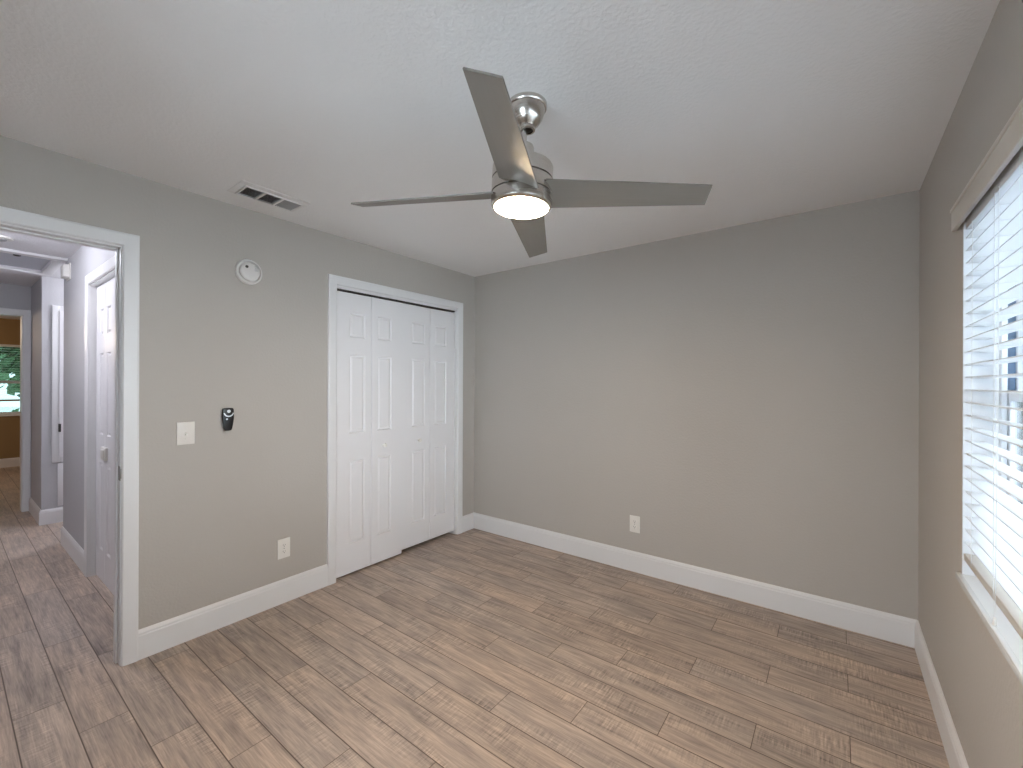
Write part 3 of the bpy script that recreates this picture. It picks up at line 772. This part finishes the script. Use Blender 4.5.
o = b.build('crescent_button', 'silver', body); o['label'] = 'silver crescent-shaped button'
b = MB(); b.lathe([(0, 0), (0.0095, 0), (0.0090, 0.0018), (0, 0.0026)], 24, Matrix.Translation((0.0246, 0.002, 0.046)) @ RX); b.build('round_button', 'silver', body)
b = MB(); b.lathe([(0, 0), (0.0050, 0), (0.0046, 0.0016), (0, 0.0022)], 20, Matrix.Translation((0.0246, -0.008, 0.001)) @ RX); b.build('light_button', 'silver', body)

# ------------------------------------------------------------------ hall fittings
root = tag(empty('attic_hatch', ((AX0 + AX1) / 2, (AY0 + AY1) / 2, H)), 'white-framed attic hatch with a grey panel in the hall ceiling', 'hatch')
b = MB(); t = 0.085
b.box(AX0 - t, AY0 - t, H - 0.02, AX0, HY + 0.001 - 0.003, H, 0.002); b.box(AX1, AY0 - t, H - 0.02, AX1 + t, HY - 0.002, H, 0.002)
b.box(AX0, AY0 - t, H - 0.02, AX1, AY0, H, 0.002); b.box(AX0, AY1, H - 0.02, AX1, HY - 0.002, H, 0.002)
build_in(b, 'frame', 'trim', root)
b = MB(); b.box(AX0, AY0, H + 0.012, AX1, AY1, H + 0.03); pn = build_in(b, 'panel', 'grey_panel', root)
b = MB(); b.lathe([(0, 0), (0.022, 0), (0.022, -0.006), (0.012, -0.010), (0, -0.010)], 20, Matrix.Translation((-2.60, -2.75, H + 0.012))); build_sub(b, 'pull_eyelet', 'slot', pn, root)

def added_dome_light(loc, label):  # domes added out of view to brighten the hall
    root = tag(empty('added_hall_light', loc), label, 'added light')
    b = MB(); b.lathe([(0, 0), (0.075, 0), (0.075, -0.012), (0.062, -0.020), (0.062, -0.034), (0, -0.034)], 40); b.build('base', 'trim', root)
    b = MB(); b.lathe([(0.060, -0.030), (0.100, -0.045), (0.116, -0.075), (0.112, -0.105), (0.090, -0.130), (0.055, -0.145), (0.020, -0.151), (0, -0.152)], 40); b.build('glass_dome', 'hall_glass', root, angle=1.2)
    b = MB(); b.lathe([(0, -0.148), (0.012, -0.148), (0.012, -0.158), (0.006, -0.164), (0, -0.166)], 24); b.build('finial', 'nickel', root)
added_dome_light((-1.30, -3.20, H), 'unseen dome light added just past the doorway to brighten the hall')
added_dome_light((-2.95, -1.75, H), 'unseen dome light added in the side passage to brighten the hall end')
root = tag(empty('smoke_detector', (-1.985, -2.885, H)), 'small grey and white round detector on the hall ceiling', 'smoke detector')
b = MB(); b.lathe([(0, 0), (0.075, 0), (0.076, -0.003), (0.072, -0.010), (0.050, -0.014), (0.044, -0.012), (0, -0.012)], 40); b.build('base', 'plate', root)
b = MB(); b.lathe([(0, -0.011), (0.043, -0.011), (0.041, -0.020), (0.030, -0.024), (0, -0.025)], 32); o = b.build('sensor_cap', 'vent_fin', root); o['label'] = 'grey round sensor cap'

root = tag(empty('door_chime', (-2.30, HY, 2.318)), 'white door chime box high on the hall wall', 'door chime')
b = MB(); b.box(-0.070, -0.042, -0.052, 0.070, 0, 0.052, 0.008, 3); b.build('cover', 'plate', root)
b = MB(); b.box(-0.082, -0.008, -0.066, 0.082, 0, 0.066, 0.003); b.build('back_plate', 'plate', root)

root = tag(empty('wall_cabinet', (CX, -2.20, 0.60)), 'white framed wall cabinet with a dark latch in the hall', 'cabinet')
CBY0, CBY1, CBZ0, CBZ1 = -2.462, -1.94, 0.60, 2.165
b = MB(); t = 0.058
b.box(CX, CBY0, CBZ0, CX + 0.018, CBY0 + t, CBZ1, 0.003); b.box(CX, CBY1 - t, CBZ0, CX + 0.018, CBY1, CBZ1, 0.003)
b.box(CX, CBY0 + t, CBZ0, CX + 0.018, CBY1 - t, CBZ0 + t, 0.003); b.box(CX, CBY0 + t, CBZ1 - t, CX + 0.018, CBY1 - t, CBZ1, 0.003)
build_in(b, 'frame', 'trim', root)
b = MB(); b.merge(panel_leaf(CBY1 - CBY0 - 2 * t + 0.012, CBZ1 - CBZ0 - 2 * t + 0.012, 0.018, [(0.05, CBY1 - CBY0 - 2 * t - 0.04)], [(0.06, CBZ1 - CBZ0 - 2 * t - 0.05)]), Matrix.Translation((CX + 0.018, CBY0 + t - 0.006, CBZ0 + t - 0.006)) @ Matrix.Rotation(PI / 2, 4, 'Z'))
dr = build_in(b, 'door', 'door', root, angle=0.25)
b = MB(); b.box(CX + 0.018, CBY0 + t - 0.014, 0.905, CX + 0.036, CBY0 + t + 0.004, 0.985, 0.003); build_sub(b, 'latch', 'slot', dr, root)
root = tag(empty('access_panel', (CX, -2.25, 0.165)), 'narrow white access panel under the hall wall cabinet', 'panel')
b = MB(); b.box(CX, -2.420, 0.165, CX + 0.012, -2.374, 0.590, 0.002); b.box(CX, -2.05, 0.165, CX + 0.012, -2.004, 0.590, 0.002); b.box(CX, -2.374, 0.165, CX + 0.012, -2.05, 0.205, 0.002); b.box(CX, -2.374, 0.55, CX + 0.012, -2.05, 0.590, 0.002)
build_in(b, 'frame', 'trim', root)
b = MB(); b.box(CX, -2.374, 0.205, CX + 0.006, -2.05, 0.55); build_in(b, 'panel', 'door', root)

# ------------------------------------------------------------------ tan room window, its blind, tree and lawn outside
root = struct(empty('window_2', (FX - 0.07, (TWY0 + TWY1) / 2, TWZ0)), 'small window of the tan room seen down the hall', 'window')
tm = 1.40
b = MB(); ring(b, FX - 0.12, FX - 0.06, TWY0, TWY1, TWZ0, TWZ1, 0.035); b.box(FX - 0.115, TWY0 + 0.035, tm - 0.02, FX - 0.065, TWY1 - 0.035, tm + 0.025, 0.002)
b.box(FX - 0.10, (TWY0 + TWY1) / 2 + 0.14, TWZ0 + 0.03, FX - 0.08, (TWY0 + TWY1) / 2 + 0.165, tm, 0.001)
wf = build_in(b, 'window_frame', 'vinyl', root)
b = MB(); b.box(FX - 0.095, TWY0 + 0.03, TWZ0 + 0.03, FX - 0.091, TWY1 - 0.03, tm - 0.015); build_sub(b, 'pane', 'dimmed_glass', wf, root, smooth=False)
b = MB(); b.box(FX - 0.095, TWY0 + 0.03, tm + 0.02, FX - 0.091, TWY1 - 0.03, TWZ1 - 0.03); build_sub(b, 'pane', 'dimmed_glass', wf, root, smooth=False)
b = MB(); b.box(FX - 0.07, TWY0 - 0.02, TWZ0 - 0.03, FX + 0.03, TWY1 + 0.02, TWZ0, 0.003); build_in(b, 'window_sill', 'sill', root)
root = tag(empty('window_blind', (FX - 0.03, (TWY0 + TWY1) / 2, TWZ1)), 'half-raised slat blind on the small window at the hall end', 'window blind')
b = MB(); b.box(FX - 0.05, TWY0 + 0.01, TWZ1 - 0.04, FX - 0.01, TWY1 - 0.01, TWZ1, 0.002); build_in(b, 'headrail', 'vinyl', root)
b = MB()
for i in range(21):
    z = 1.135 + (TWZ1 - 0.07 - 1.135) * i / 20
    b.box(FX - 0.050, TWY0 + 0.015, z - 0.0012, FX - 0.006, TWY1 - 0.015, z + 0.0012)
build_in(b, 'slats', 'slat', root)
b = MB(); b.box(FX - 0.052, TWY0 + 0.015, 1.085, FX - 0.006, TWY1 - 0.015, 1.115, 0.002); o = build_in(b, 'bottom_rail', 'blind_shade', root); o['label'] = 'bottom rail of the far blind, browned for the dim room'

def tree(loc, h, r, seed, label):
    rnd = random.Random(seed)
    root = tag(empty('tree', loc), label, 'tree', 'trees outside the small window')
    b = MB(); b.tube([(0, 0, 0), (0.05, 0.03, h * 0.3), (0, -0.05, h * 0.6)], 0.12, 10)
    for k in range(5):
        a = k * 1.26; b.tube([(0, 0, h * 0.35 + k * 0.1), (math.cos(a) * r * 0.5, math.sin(a) * r * 0.5, h * 0.62)], 0.045, 7)
    b.build('trunk', 'bark', root)
    b2 = bmesh.new()
    for _ in range(3200):
        # leaves spread through an uneven crown
        u = rnd.gauss(0, 1), rnd.gauss(0, 1), rnd.gauss(0, 1); n = math.sqrt(sum(x * x for x in u))
        q = (rnd.random() ** 0.5) * (1 + 0.25 * math.sin(u[0] * 4) * math.cos(u[1] * 3))
        p = Vector((u[0] / n * r * q, u[1] / n * r * q, h * 0.62 + u[2] / n * h * 0.44 * q))
        d = Vector((rnd.uniform(-1, 1), rnd.uniform(-1, 1), rnd.uniform(-0.6, 0.6))).normalized(); e = d.orthogonal().normalized()
        l, w = 0.22, 0.10
        vs = [b2.verts.new(p + x) for x in (Vector((0, 0, 0)), d * l * 0.5 + e * w, d * l, d * l * 0.5 - e * w)]
        b2.faces.new(vs)
    mb = MB(); mb.merge(b2); mb.build('foliage', 'leaf', root, smooth=False)
tree((-12.6, -1.4, 0), 4.2, 1.5, 1, 'leafy green tree seen through the small window, nearer one')
tree((-16.5, -4.2, 0), 5.0, 2.0, 2, 'leafy green tree farther back beyond the small window')
b = MB(); b.box(-40, -40, -0.30, 40, 40, -0.20)  # ground made pale so daylight bounces up into the rooms
struct(b.build('ground', 'paving'), 'pale concrete lawn around the house outside the windows', 'paving')

# unseen warm fill light added to brighten the tan room
ld = bpy.data.lights.new('den_fill', 'POINT'); ld.energy = DEN_WATTS; ld.color = (1.0, 0.80, 0.58); ld.shadow_soft_size = 0.12
lo = bpy.data.objects.new('den_fill', ld); lo.location = (-6.3, -3.6, 2.1); C.objects.link(lo)
